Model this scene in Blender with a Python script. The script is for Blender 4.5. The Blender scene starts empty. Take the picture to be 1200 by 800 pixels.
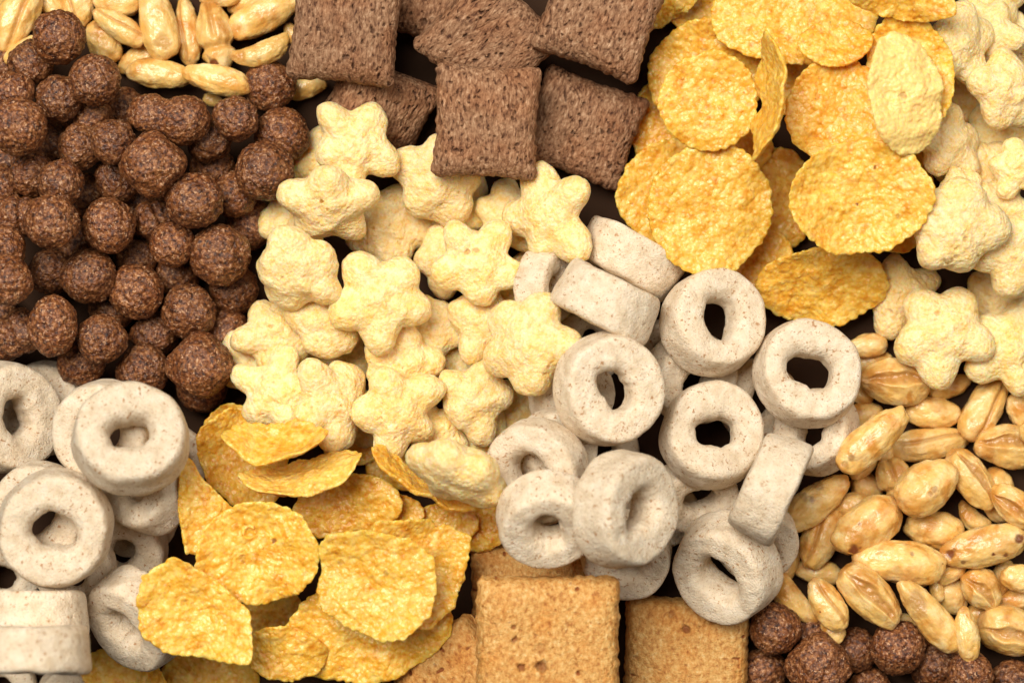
import bpy, bmesh, math, random
import numpy as np
from mathutils import Matrix, Vector

# A spread of breakfast cereals seen from above. Sizes below are in units of 1/6 mm (U).
U = 0.2 / 1200.0
CAM_D, CAM_REF = 3200.0, 70.0          # camera distance to the plane at height CAM_REF
CAM_Z = CAM_D + CAM_REF
scene = bpy.context.scene
col = scene.collection

# ---------------------------------------------------------------- the cereals, piece by piece
# x, y: where the middle of a piece lies across the table, in units of 1/6 mm from the upper left of the spread
# layer: pieces are laid down from layer 1 up and come to rest on those already there
LEFT_BALLS = 'chocolate balls in the left pile'
CORNER_BALLS = 'chocolate balls in the lower right corner'
BALLS = [  # x, y, radius, layer, shape, label
 (69,43,31,3,'o','big pale brown chocolate ball touching the golden kernels at upper left'),
 (37,74,26,2,'l','lumpy chocolate ball tucked under the lower left of the topmost pale ball'),
 (111,94,29.5,3,'o','round chocolate ball just below the small pale upright kernel at upper left'),
 (69,116,27,2,'o','chocolate ball between the large left edge ball and the ball below the pale kernel'),
 (14,110,25,2,'o','chocolate ball half hidden behind the top of the large ball on the left edge'),
 (22,148,33,3,'o','large chocolate ball in the upper part of the left edge'),
 (143,127,22,1,'l','shadowed chocolate ball left of the fused double ball'),
 (-3,78,15,1,'o','dark chocolate ball cut by the left edge, nearest the top of the pile'),
 (199,137,30,3,'twin','two chocolate balls fused into one long peanut shape below the kernels'),
 (94,172,23,2,'l','chocolate ball left of the lumpier ball above the diamond shaped one, across a dark gap'),
 (132,166,25,2.5,'o','lumpy chocolate ball directly upper left of the big diamond shaped ball'),
 (178,193,35,3,'d','big angular chocolate ball with a diamond outline under the fused double ball'),
 (37,204,22,2,'o','small chocolate ball right under the large ball on the left edge'),
 (71,214,23,2,'o','smallish chocolate ball with a dark gap on its right, above the smooth round pair'),
 (138,211,24,2,'l','lumpy chocolate ball partly covered by the left corner of the diamond shaped ball'),
 (21,254,26,2,'c','creased chocolate ball near the left edge with a groove down its right side'),
 (60,260,31,3,'o','round chocolate ball touching the creased ball near the left edge'),
 (127,264,32,3,'o','round chocolate ball in the very middle of the left pile, lit on its left'),
 (10,187,17,1,'l','sliver of chocolate ball peeping out under the large left edge ball'),
 (-1,219,17,1,'o','dark chocolate ball cut by the left edge above the creased ball'),
 (182,257,25,2,'c','furrowed dim chocolate ball between the middle ball and the round one right of it'),
 (202,287,23,2,'o','smallish chocolate ball below left of the round ball under the diamond one'),
 (228,235,33,3,'o','round chocolate ball at the lower right of the diamond shaped ball'),
 (310,201,34,3,'o','round sunlit chocolate ball beside the pale star at the right edge of the pile'),
 (330,159,32,2,'o','chocolate ball overlapped from below by the round sunlit ball beside the pale star'),
 (316,101,30,3,'o','chocolate ball lying against the corner of the leftmost chocolate pillow'),
 (276,139,25,2,'l','lumpy dark chocolate ball right of the fused double ball'),
 (249,197,26,1,'l','dim chocolate ball in the hollow under the fused double ball'),
 (293,263,29,1,'o','dark chocolate ball in shadow left of the second highest left star'),
 (258,299,36,3,'o','big round chocolate ball at the right side, left of the star pointing down'),
 (273,340,29,2,'o','chocolate ball peeping out under the big ball at the right side of the pile'),
 (222,365,32,3,'o','round chocolate ball above the largest bottom ball of the pile'),
 (181,392,26,2,'d','angular chocolate ball tucked under the left of the round ball above the largest bottom ball'),
 (234,429,36,3,'d','largest chocolate ball at the bottom right of the left pile'),
 (237,452,31,2,'o','dark chocolate ball under the largest ball at the bottom right of the pile'),
 (168,433,30,2,'o','chocolate ball touching the upper edge of the big beige ring with the oval hole'),
 (266,388,27,1,'o','almost black chocolate ball deep in shadow right of the two bottom balls'),
 (209,322,22,1,'o','dark chocolate ball deep between the big right side ball and the lower middle ball'),
 (4,291,22,2,'o','chocolate ball on the left edge lying behind a larger lower one'),
 (9,329,29,3,'l','wrinkled chocolate ball cut by the left edge halfway down the photo'),
 (59,318,25,2.5,'l','smallish knobbly chocolate ball touching the left of a rounder bigger one'),
 (104,324,32,3,'o','round chocolate ball at the lower left of the pile with a purplish top'),
 (160,341,32,3,'o','very round chocolate ball in the lower middle of the left pile'),
 (62,381,30,3,'e','egg shaped chocolate ball standing tall at the lower left'),
 (24,390,27,2,'c','dark wrinkled chocolate ball left of the egg shaped one'),
 (119,397,29,3,'o','round chocolate ball right of and below the egg shaped one'),
 (95,424,28,2,'o','chocolate ball squeezed between the egg shaped ball and the beige rings below'),
 (-4,368,17,1,'o','dark chocolate ball cut by the left edge, beside the dark wrinkled one'),
 (160,300,23,1,'o','dark chocolate ball in the gap between the middle ball and the very round one'),
 (131,363,20,1,'l','dark chocolate ball in the gap above the round ball beside the egg shaped one'),
 (-3,400,15,1,'o','dark chocolate ball cut by the left edge just above the beige rings'),
 (89,286,18,1,'l','dark bit of chocolate ball between the middle ball and the touching round pair'),
 (107,141,18,1,'l','dark chocolate ball in the gap under the ball below the pale upright kernel'),
 (66,168,20,1,'o','blackish chocolate ball at the bottom of the gap right of the large left edge ball'),
 (274,229,17,1,'l','blackish chocolate ball in the gap left of the sunlit ball'),
 (245,163,19,1,'l','dark chocolate ball peeping out under the right end of the fused double ball'),
 (100,228,21,1,'o','blackish chocolate ball in the gap left of the middle ball of the pile'),
 (159,233,21,1,'o','blackish chocolate ball in the gap under the diamond shaped ball'),
 (908,736,30,3,'o','round chocolate ball in the corner pile right against the golden square'),
 (959,781,36,3,'d','largest chocolate ball of the corner pile, at the bottom edge'),
 (1052,759,32,3,'o','round chocolate ball below the kernel with the wide brown furrow'),
 (1003,761,26,1,'o','dim chocolate ball between the two brightest balls of the corner pile'),
 (951,741,18,1,'o','small dark chocolate ball under the bent kernel beside the ball by the golden square'),
 (895,786,25,1,'o','dark chocolate ball in the shadow at the bottom right of the golden square'),
 (1020,809,24,2,'o','chocolate ball cut by the bottom edge, below the two brightest corner balls'),
 (1096,780,29,2,'l','chocolate ball right of the one below the furrowed kernel, under a long kernel tip'),
 (1137,790,24,2,'o','chocolate ball at the bottom edge left of the cleft kernel in the corner'),
 (1188,801,29,2,'o','chocolate ball at the far lower right corner of the spread'),
]
UP_K = 'puffed kernels at the upper left'
LOW_K = 'puffed kernels in the right pile'
KERNELS = [  # x, y, length, width, angle, layer, shape, label      shape: s smooth, g grooved, o open furrow, b bent, t two lobed
 (18,22,86,48,-65,3,'g','large grooved golden kernel in the upper left corner'),
 (57,2,44,28,50,2,'s','golden kernel at the top edge right of the large corner kernel'),
 (91,6,56,38,80,2,'g','golden kernel with a lengthwise groove above the topmost pale chocolate ball'),
 (136,2,58,34,8,2,'s','golden kernel cut by the top edge above the flat tilted kernel'),
 (139,31,70,30,33,3,'g','flat tilted golden kernel with a groove along its upper edge'),
 (121,50,54,38,62,2,'s','small pale upright kernel with a brown tip above a chocolate ball'),
 (185,28,92,46,76,3,'s','large pale kernel at the top edge with an orange patch on its lower end'),
 (160,71,50,27,-30,1,'s','dim kernel half hidden under the two long pale kernels over the fused ball'),
 (187,86,80,34,8,3,'s','long pale kernel lying flat above the left half of the fused chocolate ball'),
 (253,93,80,35,14,3,'s','pointed kernel lying flat above the right half of the fused chocolate ball'),
 (220,38,80,30,82,2,'g','slim upright kernel between the two large upright ones at the top edge'),
 (252,42,80,44,78,3,'t','broad lumpy upright kernel with a burnt dark tip at its lower end'),
 (311,16,94,43,-30,3,'s','large slanting kernel at the top edge left of the first chocolate pillow'),
 (306,61,70,28,-18,3,'b','curled kernel with a pinched white end beside the first chocolate pillow'),
 (357,103,52,26,-14,1,'s','dim yellowish kernel under the lower left edge of the first chocolate pillow'),
 (342,40,26,17,60,1,'s','tiny piece of kernel showing at the left edge of the first chocolate pillow'),
 (256,-5,48,28,0,2,'s','orange kernel cut by the top edge above the broad lumpy kernel'),
 (287,3,42,26,-30,1,'s','dark reddish kernel at the top edge, in shade beside the large slanting one'),
 (250,118,26,15,20,1,'s','pale speck of kernel showing between the fused ball and the lumpy ball right of it'),
 (29,61,52,28,-30,1,'s','shaded grey kernel under the large corner kernel at upper left'),
 (1049,447,82,56,6,3,'o','plump brown edged kernel with a deep lengthwise slit next to a beige ring'),
 (1112,452,52,28,-15,2,'s','shiny kernel under the bottom lobe of the flat star at right'),
 (1093,483,64,37,5,2,'s','oval kernel below the shiny one under the star'),
 (1090,520,95,40,-8,2,'g','long kernel with a fine line down its whole length'),
 (1023,515,102,44,-42,3,'s','long slanting kernel beside the beige rings, leaning up to the right'),
 (1153,479,86,44,-58,2,'g','brown kernel with a dark furrow hanging below the stars at right'),
 (1181,523,80,52,6,3,'o','kernel with a round dark crater on the right edge'),
 (1196,481,44,32,70,2,'s','kernel on the right edge just above the one with the crater'),
 (1207,508,28,24,60,3,'s','small red brown end of a kernel on the right edge'),
 (1048,562,54,40,68,2.5,'t','small two lobed kernel left of the widest oval kernel'),
 (1086,570,78,58,-35,3,'s','widest oval kernel near the middle of the right pile, with a faint orange scar'),
 (1138,561,80,42,55,2,'o','kernel with a brown dotted furrow right of the widest oval one'),
 (1007,487,54,27,-10,1,'s','kernel half hidden above the long slanting one beside the rings'),
 (1168,580,64,42,80,1,'s','shaded brown kernel left of the folded kernel at the right edge'),
 (1189,592,68,40,40,3,'o','folded kernel on the right edge with a flap on its left'),
 (956,589,94,43,-38,3,'s','kernel with brown blotches on its upper side next to the tall side standing ring'),
 (963,628,80,48,-65,2,'g','pale kernel lying beneath the kernel with brown blotches'),
 (1015,616,92,56,-35,3,'s','stout oval kernel with a burnt spot at its lower left end'),
 (1016,570,38,30,20,1,'s','dim reddish kernel behind the stout kernel with the burnt spot'),
 (1012,548,36,19,-40,1,'s','dark kernel in the gap under the long slanting kernel'),
 (1034,531,26,20,0,1,'s','small dark kernel right under the lower edge of the long slanting kernel'),
 (1000,592,42,30,0,1,'s','dark kernel between the blotched kernel and the stout one'),
 (1094,620,70,46,12,3,'s','plain oval kernel under the widest one'),
 (1141,607,48,24,40,2,'b','small curled kernel above the kernel with dark dots at both ends'),
 (1152,640,100,48,-12,3,'s','long kernel with dark brown dots at both ends'),
 (1054,658,108,52,8,3,'s','longest pale kernel lying flat with an orange lower edge'),
 (1113,670,42,24,-25,2,'s','short kernel end tucked under the right tip of the longest pale kernel'),
 (1150,690,54,44,50,3,'o','short round kernel with a deep cleft below the dotted kernel'),
 (1115,698,44,37,70,1,'s','dull brown kernel in shade left of the short cleft kernel'),
 (1175,677,44,26,-70,2,'s','kernel standing behind the short cleft one, under the dotted kernel'),
 (1194,677,44,32,10,2,'s','kernel on the right edge below the dotted kernel'),
 (1187,702,48,26,-5,1,'s','shaded orange kernel on the right edge above the large cleft one'),
 (1020,698,92,50,47,3,'o','kernel with a wide brown furrow above the round corner ball'),
 (970,709,70,38,58,3,'g','pale kernel with a folded collar at its upper end'),
 (929,701,78,31,48,2,'b','bent kernel draped over the chocolate ball beside the golden square'),
 (958,670,58,28,10,1,'s','dim orange kernel under the pale two tipped kernel'),
 (976,737,34,26,60,1,'s','dark kernel end under the pale kernel with the folded collar'),
 (921,660,44,30,-60,1,'s','grey shaded kernel beside the ring that leans on the golden square'),
 (1090,722,106,40,50,3,'s','long slanting kernel with an orange brown patch near its upper end'),
 (1133,743,62,28,82,2,'s','slim upright kernel against the right of the long slanting patched one'),
 (1187,740,86,58,20,3,'o','large kernel with a long cleft in the lower right corner'),
 (1063,728,22,16,30,1,'s','tiny pale kernel bit above the round corner ball'),
 (1098,692,28,16,80,1,'s','tiny dark kernel bit right of the top of the long slanting patched kernel'),
 (1147,718,42,24,-20,1,'s','dim orange kernel in the gap left of the large cleft corner kernel'),
 (1021,424,56,27,2,1,'s','reddish shaded kernel just above the plump slit kernel'),
 (1017,405,46,28,-10,1,'s','very dark kernel under the lower edge of the long rugged flake'),
 (1007,461,36,22,30,1,'s','dark kernel squeezed between the plump slit kernel and the beige ring'),
]
CHOC = [  # x, y, width, height, angle, lean direction, lean, layer, label
 (405,33,134,138,6,0,0,4,'large chocolate pillow at the top edge beside the kernels'),
 (572,48,136,136,43,90,14,3,'chocolate pillow standing on its corner like a diamond at the top edge'),
 (570,143,130,140,3,90,4,4,'chocolate pillow in front of the diamond one, with its lower edge over the stars'),
 (704,16,138,138,20,0,0,3,'chocolate pillow at the top edge nearest the flakes'),
 (683,150,136,122,19,40,8,2,'darker chocolate pillow wedged behind the front one, pointing down at the rings'),
 (446,122,128,90,24,60,35,1.5,'shaded chocolate pillow leaning under the large one beside the kernels'),
 (514,-4,118,118,20,0,0,1,'very dark chocolate pillow in shadow at the top edge, behind the diamond one'),
]
GOLD = [
 (642,760,168,172,0,0,0,4,'large golden wheat square with two dark holes at the bottom edge'),
 (804,772,150,150,2,180,5,3,'golden wheat square at the bottom edge below the leaning ring, shaded on its left'),
 (627,712,152,150,1,0,0,1,'brown wheat square in shade, showing above the large golden one'),
 (538,800,120,120,-38,200,22,2,'tilted wheat square between the corn flakes and the large golden one'),
]
MID_S = 'puffed stars in the middle pile'
RIGHT_S = 'puffed stars at the right edge'
STARS = [  # x, y, radius, angle, lean direction, lean, layer, label
 (417,168,58,20,0,8,3,'pale star with an upright lobe, highest of the middle pile'),
 (512,213,62,60,100,15,3,'pale star with two long lobes pushed under the front chocolate pillow'),
 (383,241,63,54,90,42,4,'wide foreshortened pale star with a tiny brown dot in its middle'),
 (348,318,62,45,90,22,4,'pale star with two lobes pointing down, touching the chocolate balls'),
 (447,351,64,20,0,5,5,'large bright star lying flat in the middle of the pile'),
 (559,308,57,16,20,5,4,'star lying flat with two tiny pits in its middle'),
 (642,252,60,40,180,28,3,'star under the lower right corner of the front chocolate pillow'),
 (620,404,66,10,200,22,4,'large tilted star beside the rings, with a lobe pointing left'),
 (570,378,50,50,0,10,2,'deeper yellow star lying under the flat one with two pits'),
 (558,464,54,70,0,5,3,'five lobed star at the bottom of the middle pile, right of the gap'),
 (390,472,62,18,0,40,4,'narrow upright star tilted on edge, its long lobe pointing at the flakes'),
 (466,483,57,30,20,18,4,'star with a broad fan shape in front of the orange flakes'),
 (322,462,54,64,180,12,3,'star beside the largest bottom chocolate ball, above the flakes'),
 (322,392,48,26,0,10,2,'knobbly yellow star between the chocolate balls and the pale lobes'),
 (385,374,52,40,0,12,2,'star with rounded lobes partly covered by the large bright one, on its left'),
 (466,424,50,66,0,8,2,'star lying beneath the lower side of the large bright one'),
 (452,266,54,10,20,10,2,'deep yellow star behind the upper right lobe of the large bright one'),
 (527,299,46,30,0,0,1.5,'yellow star whose lobe with a dimple shows left of the two pit star'),
 (598,256,44,50,0,0,1.5,'shaded yellow star between the two pit star and the star under the pillow'),
 (506,386,40,15,0,0,1.5,'yellow star showing two lobes right of the large bright one'),
 (521,424,31,50,0,0,1,'deep orange star lobe at the bottom of the gap in the middle pile'),
 (646,303,38,20,0,0,1,'shaded yellow star lobe above the two side standing rings'),
 (298,421,29,70,0,0,1,'dim yellow star lobe next to the largest bottom chocolate ball'),
 (368,191,31,0,0,0,1,'dim greenish yellow star lobe left of the highest star'),
 (342,264,31,30,0,0,1,'dim star lobe peeping out on the left of the wide foreshortened star'),
 (534,246,43,20,0,0,1,'brownish shaded star under the two long lobes of the pushed in star'),
 (620,359,36,0,0,0,1,'yellow star sliver behind the top lobe of the large tilted star'),
 (604,480,31,40,0,0,1,'dim star lobe right of the five lobed bottom star, against a ring'),
 (562,513,35,10,0,0,1,'shaded star lobes below the five lobed bottom star'),
 (534,553,66,195,105,66,5,'pale diamond shaped star lying apart over the orange flakes'),
 (424,490,37,0,0,0,2,'orange yellow star between the narrow upright star and the fan shaped one'),
 (512,508,38,35,0,0,2,'yellow star under the right side of the fan shaped one'),
 (394,408,46,30,0,0,1,'shaded yellow star under the gap left of the narrow upright star'),
 (1123,52,54,50,0,35,3,'white star on edge with two stacked lobes beside the palest flake'),
 (1160,39,42,5,180,20,2,'soft pale star standing at the top edge near the bare table'),
 (1180,106,58,50,0,20,3,'bright star with one fat lobe near the right end of the top edge'),
 (1197,53,33,30,0,0,1,'dull yellow star on the right edge below the bare corner of the table'),
 (1128,104,33,20,0,0,1,'dim orange star lobe under the white star on edge'),
 (1112,168,44,50,0,28,2.5,'pale star tilted under the lower tip of the palest flake'),
 (1172,156,42,15,0,0,1,'deep yellow star under the bright fat lobed star'),
 (1192,196,38,40,0,0,3,'pale round star lobe on the right edge below the fat lobed star'),
 (1117,268,69,-8,0,6,4,'largest pale star lying flat with a small v shaped mark in it'),
 (1128,222,32,30,0,0,3,'small lobe of a star showing above the largest pale star'),
 (1107,391,63,-54,0,0,5,'cleanest flat five lobed star, above the kernels at right'),
 (1184,290,60,20,0,6,3,'pale yellow star on the right edge beside the largest star'),
 (1053,344,50,45,0,10,2,'shaded beige star between the long rugged flake and the flat star'),
 (1182,406,62,70,0,10,3,'pale star in the right edge touching the right of the cleanest flat star'),
 (1166,346,42,0,0,0,2,'warm yellow star in the hollow between the big stars at right'),
 (1146,201,46,40,0,0,1,'golden shaded star deep in the hollow above the largest star'),
 (1170,240,38,10,0,0,2,'star lobe right of and above the largest pale star'),
 (1166,-6,24,0,0,0,1,'dull yellow star cut by the top edge beside the bare table corner'),
]
TOP_F = 'corn flakes in the upper right pile'
LOW_F = 'corn flakes in the lower left pile'
# x, y, half length, half breadth, angle, lean direction, lean, layer, tone (0 pale .. 1 orange; deepest on low flakes, painting in their shade), outline, label
FLAKES = [
 (830,118,59,59,0,90,4,5,.45,None,'round yellow flake, smoothest and most circular of the upper flakes'),
 (828,90,70,70,20,90,8,3,.6,None,'scalloped flake right behind the most circular one'),
 (832,245,74,78,10,60,6,4,.4,None,'big round yellow flake directly above the beige rings'),
 (787,229,66,64,40,0,10,3,.6,None,'flake with a turned up rim behind the left of the big round one'),
 (907,115,75,46,-83,186,76,5,.35,None,'flake standing on its edge like a blade between two round ones'),
 (985,130,64,63,30,200,8,4,.6,None,'toasted round flake right of the blade like one'),
 (1006,230,84,68,-5,90,6,5,.4,None,'broad flake with tiny dark specks in the middle of the upper pile'),
 (962,333,82,54,-3,90,32,4,.65,None,'long rugged blistered flake just above the ring nearest the kernels'),
 (1061,110,72,46,80,0,12,5,.0,None,'palest flake, narrow and upright, at the right of the upper pile'),
 (1068,86,72,50,75,180,14,3,.45,None,'curved orange rimmed flake cupping the palest one'),
 (928,22,98,58,4,270,8,3,.7,None,'very large olive toned flake cut by the top edge'),
 (978,52,44,29,-8,270,20,4,.9,None,'small folded brownish flake in front of the very large top one'),
 (858,162,50,42,20,60,12,2,.85,None,'orange flake under the lower right of the most circular one'),
 (914,237,42,62,5,0,10,1.5,1.0,None,'deep orange shaded flake in the gap between the two biggest round ones'),
 (930,92,38,46,10,180,10,2,.85,None,'orange flake behind the blade like one'),
 (786,2,46,22,-42,90,30,2,.3,None,'narrow yellow flake at the top edge next to a chocolate pillow'),
 (822,14,44,34,10,0,10,1,.95,None,'shaded orange flake at the top edge left of the very large one'),
 (1056,-2,64,26,8,90,25,3,.5,None,'wavy flake edge along the top edge left of the stars'),
 (1084,156,30,46,10,0,15,2,.4,None,'yellow flake showing behind the lower right of the palest one'),
 (1048,242,52,54,20,0,8,2,.8,None,'orange flake under the right side of the broad specked one'),
 (888,312,42,46,30,200,10,1.5,.95,None,'shaded orange flake between the big round one and the long rugged one'),
 (774,150,36,56,0,180,8,1,1.0,None,'dull orange flake in shade beside the darker chocolate pillow'),
 (897,190,24,20,0,0,0,1,1.0,None,'small dark orange flake bit under the foot of the blade like flake'),
 (303,648,72,62,-5,90,5,5,.4,None,'round bright flake with a bubble ring mark, centre left of the lower pile'),
 (240,600,60,60,0,0,14,4,.55,[(210,534),(226,538),(236,558),(262,585),(285,606),(286,640),(240,650),(217,648),(208,600)],'pointed triangular flake rising beside the beige rings'),
 (232,714,70,64,0,120,4,5,.4,[(206,648),(228,660),(262,684),(294,714),(299,742),(298,774),(250,772),(196,764),(168,742),(163,700),(170,672)],'angular flake with a bubble mark overlapping the tilted ring'),
 (444,685,72,66,0,180,6,5,.3,[(373,641),(386,625),(432,620),(482,630),(510,652),(513,690),(505,722),(478,746),(450,750),(406,734),(376,712),(371,690),(377,664)],'brightest angular flake of the lower pile, left of the golden squares'),
 (492,672,60,66,0,0,16,4,.6,[(430,608),(500,606),(514,618),(520,612),(549,629),(544,678),(530,712),(500,738),(450,730),(425,660)],'larger flake with a notched rim behind the brightest angular one'),
 (432,738,100,62,-10,90,8,3,.65,None,'biggest blistered olive yellow flake under the brightest angular one'),
 (332,764,50,34,5,90,10,3,.55,None,'yellow flake at the bottom between the angular one and the blistered one'),
 (320,727,40,42,0,0,0,1,1.0,None,'dark orange flake in the shaded gap under the bubble marked flakes'),
 (408,592,64,40,-8,90,10,3,.95,None,'brown toasted flake above the brightest angular one'),
 (356,560,74,36,-13,258,58,5,.2,None,'pale banana shaped flake seen almost edge on'),
 (325,523,62,34,3,265,50,4,.6,None,'orange flake on edge just below the middle stars'),
 (284,537,62,50,55,0,12,2,.9,None,'large shaded orange flake behind the pair of flakes on edge'),
 (499,572,78,30,27,297,70,4,.8,None,'thin orange flake on edge slanting below the diamond shaped star'),
 (561,612,37,35,0,0,4,1,1.0,None,'dark reddish flake between the slanting thin flake and the golden squares'),
 (522,613,40,25,0,0,0,1.5,1.0,None,'shaded brown flake just behind the notched rim flake'),
 (466,552,38,22,10,0,0,1,1.0,None,'dark flake in the gap over the brown toasted one'),
 (148,796,54,34,20,250,15,3,.45,None,'yellow flake at the bottom edge beside the pile of rings'),
 (246,792,58,30,5,270,12,2,.75,None,'orange flake at the bottom edge under the angular bubble marked one'),
 (271,501,34,28,-20,0,0,1.5,.8,None,'dull olive flake in shade under the largest bottom chocolate ball'),
 (466,599,32,20,5,0,0,2.5,1.0,None,'small brown broken flake at the right end of the toasted one'),
 (411,530,34,16,0,0,0,1.5,.9,None,'small orange flake bit under the tip of the narrow upright star'),
]
LEFT_R = 'oat rings in the left pile'
MID_R = 'oat rings in the middle pile'
RINGS = [  # x, y, radius, angle, lean direction, lean, layer, label
 (12,489,64,20,0,38,4,'beige ring cut by the left edge, turned to show its oval hole'),
 (50,479,56,80,180,10,1.5,'beige ring standing behind the one cut by the left edge'),
 (153,512,64,40,290,20,4,'large beige ring with an oval hole right below the chocolate balls'),
 (122,508,60,10,180,8,3,'beige ring lying directly under the large one below the chocolate balls'),
 (173,572,52,0,200,38,2,'beige ring whose wedge shaped end sticks out below the large one'),
 (64,620,66,70,20,6,4,'large flat beige ring with a round hole near the left edge'),
 (46,604,60,0,200,6,3,'beige ring lying under the large flat one, its rim showing on the upper left'),
 (160,602,52,30,90,28,1,'shaded brown beige ring right of the large flat one'),
 (146,644,48,0,90,15,1,'dim beige ring low in the gap between the flat ring and the flakes'),
 (36,720,64,0,270,90,3,'upper one of two beige rings stacked on their sides at lower left'),
 (38,761,64,0,270,90,3.5,'lower one of two beige rings stacked on their sides at lower left'),
 (158,727,60,0,140,46,3,'tilted beige ring half covered by the angular bubble marked flake'),
 (3,676,44,0,0,20,1,'grey shaded ring at the left edge under the large flat one'),
 (88,668,46,50,0,0,1,'dark brown shaded ring below the large flat one'),
 (4,806,40,0,0,10,1,'beige ring in the lower left corner, mostly cut off'),
 (84,815,38,0,0,10,1,'beige ring cut by the bottom edge next to the corner ring'),
 (203,540,42,0,0,15,1,'dim brown ring between the large left ring and the flakes'),
 (737,305,62,0,120,86,3,'upper one of two rings standing on their sides near the chocolate pillows'),
 (711,353,62,0,296,90,4,'lower one of two rings standing on their sides near the middle stars'),
 (838,376,62,40,320,24,4,'ring with a slanted slit hole right under the big round flake'),
 (716,456,64,0,0,16,4,'ring with a tall narrow black hole beside the large tilted star'),
 (948,436,63,10,300,13,4,'ring with a round dark hole nearest the kernels'),
 (836,508,62,60,295,14,5,'ring with a three cornered hole in the centre of the ring pile'),
 (902,571,62,0,204,90,5,'ring standing tall on its side next to the blotched kernel'),
 (627,554,60,0,170,20,3,'ring partly covered by another, its hole showing black beside the diamond shaped star'),
 (642,610,57,80,90,36,4,'ring leaning down onto the large golden square, a half moon shadow in its hole'),
 (735,597,65,20,0,44,4,'ring tilted to the right with an oval hole, seen partly from its side'),
 (850,667,64,0,140,38,4,'ring leaning to the lower left against the smaller golden square'),
 (733,652,52,0,90,20,2,'ring showing its lower rim beneath the one tilted to the right'),
 (706,530,44,0,0,20,1.5,'shaded ring under the lower side of the ring with the tall black hole'),
 (812,444,54,0,40,25,2,'ring beneath the slit holed one, only a pale lower piece in view'),
 (890,470,48,0,0,10,1.5,'shaded ring between the round holed and three cornered holed rings'),
 (955,505,50,0,200,30,2,'ring sticking out under the lower right of the round holed one'),
 (817,580,48,0,60,30,2,'shaded ring beneath the three cornered holed one, curved inner wall in view'),
 (888,636,48,0,60,30,3,'ring peeping out behind the leaning ring and the tall side standing one'),
 (672,464,48,0,0,20,1.5,'pale piece of ring at the left of the ring with the tall black hole'),
 (690,402,46,0,0,15,1,'dim brown ring under the lower side standing ring'),
 (654,526,46,0,0,20,1.5,'shaded ring showing its top edge behind the black holed covered ring'),
 (776,602,42,0,0,15,1,'dim brown ring in the gap right of the ring tilted to the right'),
 (776,414,40,0,0,15,1,'dark ring between the slit holed ring and the tall holed one'),
 (640,336,44,0,0,60,1,'small dull brown ring bit under the star next to the side standing rings'),
]

# scorched spots, pits and burst bubbles: piece at (x, y) -> spots (x, y, radius, depth, strength); a negative radius is a bubble ring
MARKS = {
 (383,241): [(379,238,3.2,1.5,.95)],
 (559,308): [(548,296,4,2.5,.6), (558,294,3.5,2.5,.6)],
 (1117,268): [(1104,305,3,2.5,.6), (1108,308,3,2.5,.6), (1113,305,3,2.5,.6), (1117,301,3,2,.5), (1127,281,4,2,.45)],
 (1107,391): [(1096,367,4,2,.5)],
 (642,760): [(635,776,7,6,.75), (611,777,4.5,5,.85), (604,746,4,4,.8), (603,732,3.5,3,.7), (632,757,7,1.5,.25), (630,775,4,3,.6)],
 (804,772): [(802,733,6,4,.8), (785,715,5,3,.5), (833,722,6,3,.5)],
 (185,28): [(193,52,11,.8,.30)],
 (252,42): [(251,76,7,2,.95)],
 (121,50): [(117,29,7,.5,.6)],
 (1015,616): [(999,643,7.5,1.5,.95), (1004,612,2.5,.3,.5)],
 (956,589): [(957,568,8,.6,.5), (949,584,4,.4,.6), (940,580,6,.4,.35), (930,610,5,.3,.2)],
 (1152,640): [(1113,648,6,1.5,.9), (1192,630,7.5,1.5,.9), (1176,649,4,1,.8), (1161,648,2.4,.6,1), (1127,658,3,.5,.7)],
 (1054,658): [(1045,674,14,.3,.33), (1062,678,12,.3,.33), (1066,647,3,.6,.6)],
 (1090,722): [(1072,702,13,.4,.45), (1075,715,10,.4,.38)],
 (1086,570): [(1092,572,5,1.2,.45), (1086,577,4,1,.4)],
 (1023,515): [(996,535,5,.5,.5), (990,543,5,.5,.45)],
 (303,648): [(293,624,-6.5,0,0), (321,633,3.5,1,.9), (285,654,5,1.5,.35)],
 (232,714): [(218,707,-6.5,0,0)],
 (444,685): [(400,660,4,1.5,.4), (452,672,4,1.2,.4)],
 (1006,230): [(1004,239,2.2,.5,1), (1023,198,2.6,.8,.8), (1049,253,3,.8,.5)],
 (828,90): [(842,80,3,.6,.6)],
 (1061,110): [(1058,112,5,1.5,.4)],
}
# ---------------------------------------------------------------- noise on arrays
_r = np.random.RandomState(7)
_PERM = _r.permutation(256).astype(np.int64)
_PERM = np.concatenate([_PERM, _PERM, _PERM])
_GR = _r.normal(size=(256, 3)); _GR /= np.linalg.norm(_GR, axis=1)[:, None]

def gn(P, scale=1.0, off=0.0):
    """gradient noise, about -1..1, feature size = scale"""
    Q = np.asarray(P, float) / scale + off + 37.13
    I = np.floor(Q).astype(np.int64); F = Q - I
    W = F * F * F * (F * (F * 6 - 15) + 10)
    I &= 255
    out = np.zeros(len(Q))
    for dx in (0, 1):
        hx = _PERM[I[:, 0] + dx]; wx = W[:, 0] if dx else 1 - W[:, 0]
        for dy in (0, 1):
            hy = _PERM[hx + I[:, 1] + dy]; wy = W[:, 1] if dy else 1 - W[:, 1]
            for dz in (0, 1):
                h = _PERM[hy + I[:, 2] + dz] & 255; wz = W[:, 2] if dz else 1 - W[:, 2]
                g = _GR[h]
                d = g[:, 0] * (F[:, 0] - dx) + g[:, 1] * (F[:, 1] - dy) + g[:, 2] * (F[:, 2] - dz)
                out += wx * wy * wz * d
    return out * 1.6

def sstep(a, b, x):
    t = np.clip((x - a) / (b - a), 0, 1)
    return t * t * (3 - 2 * t)

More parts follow.
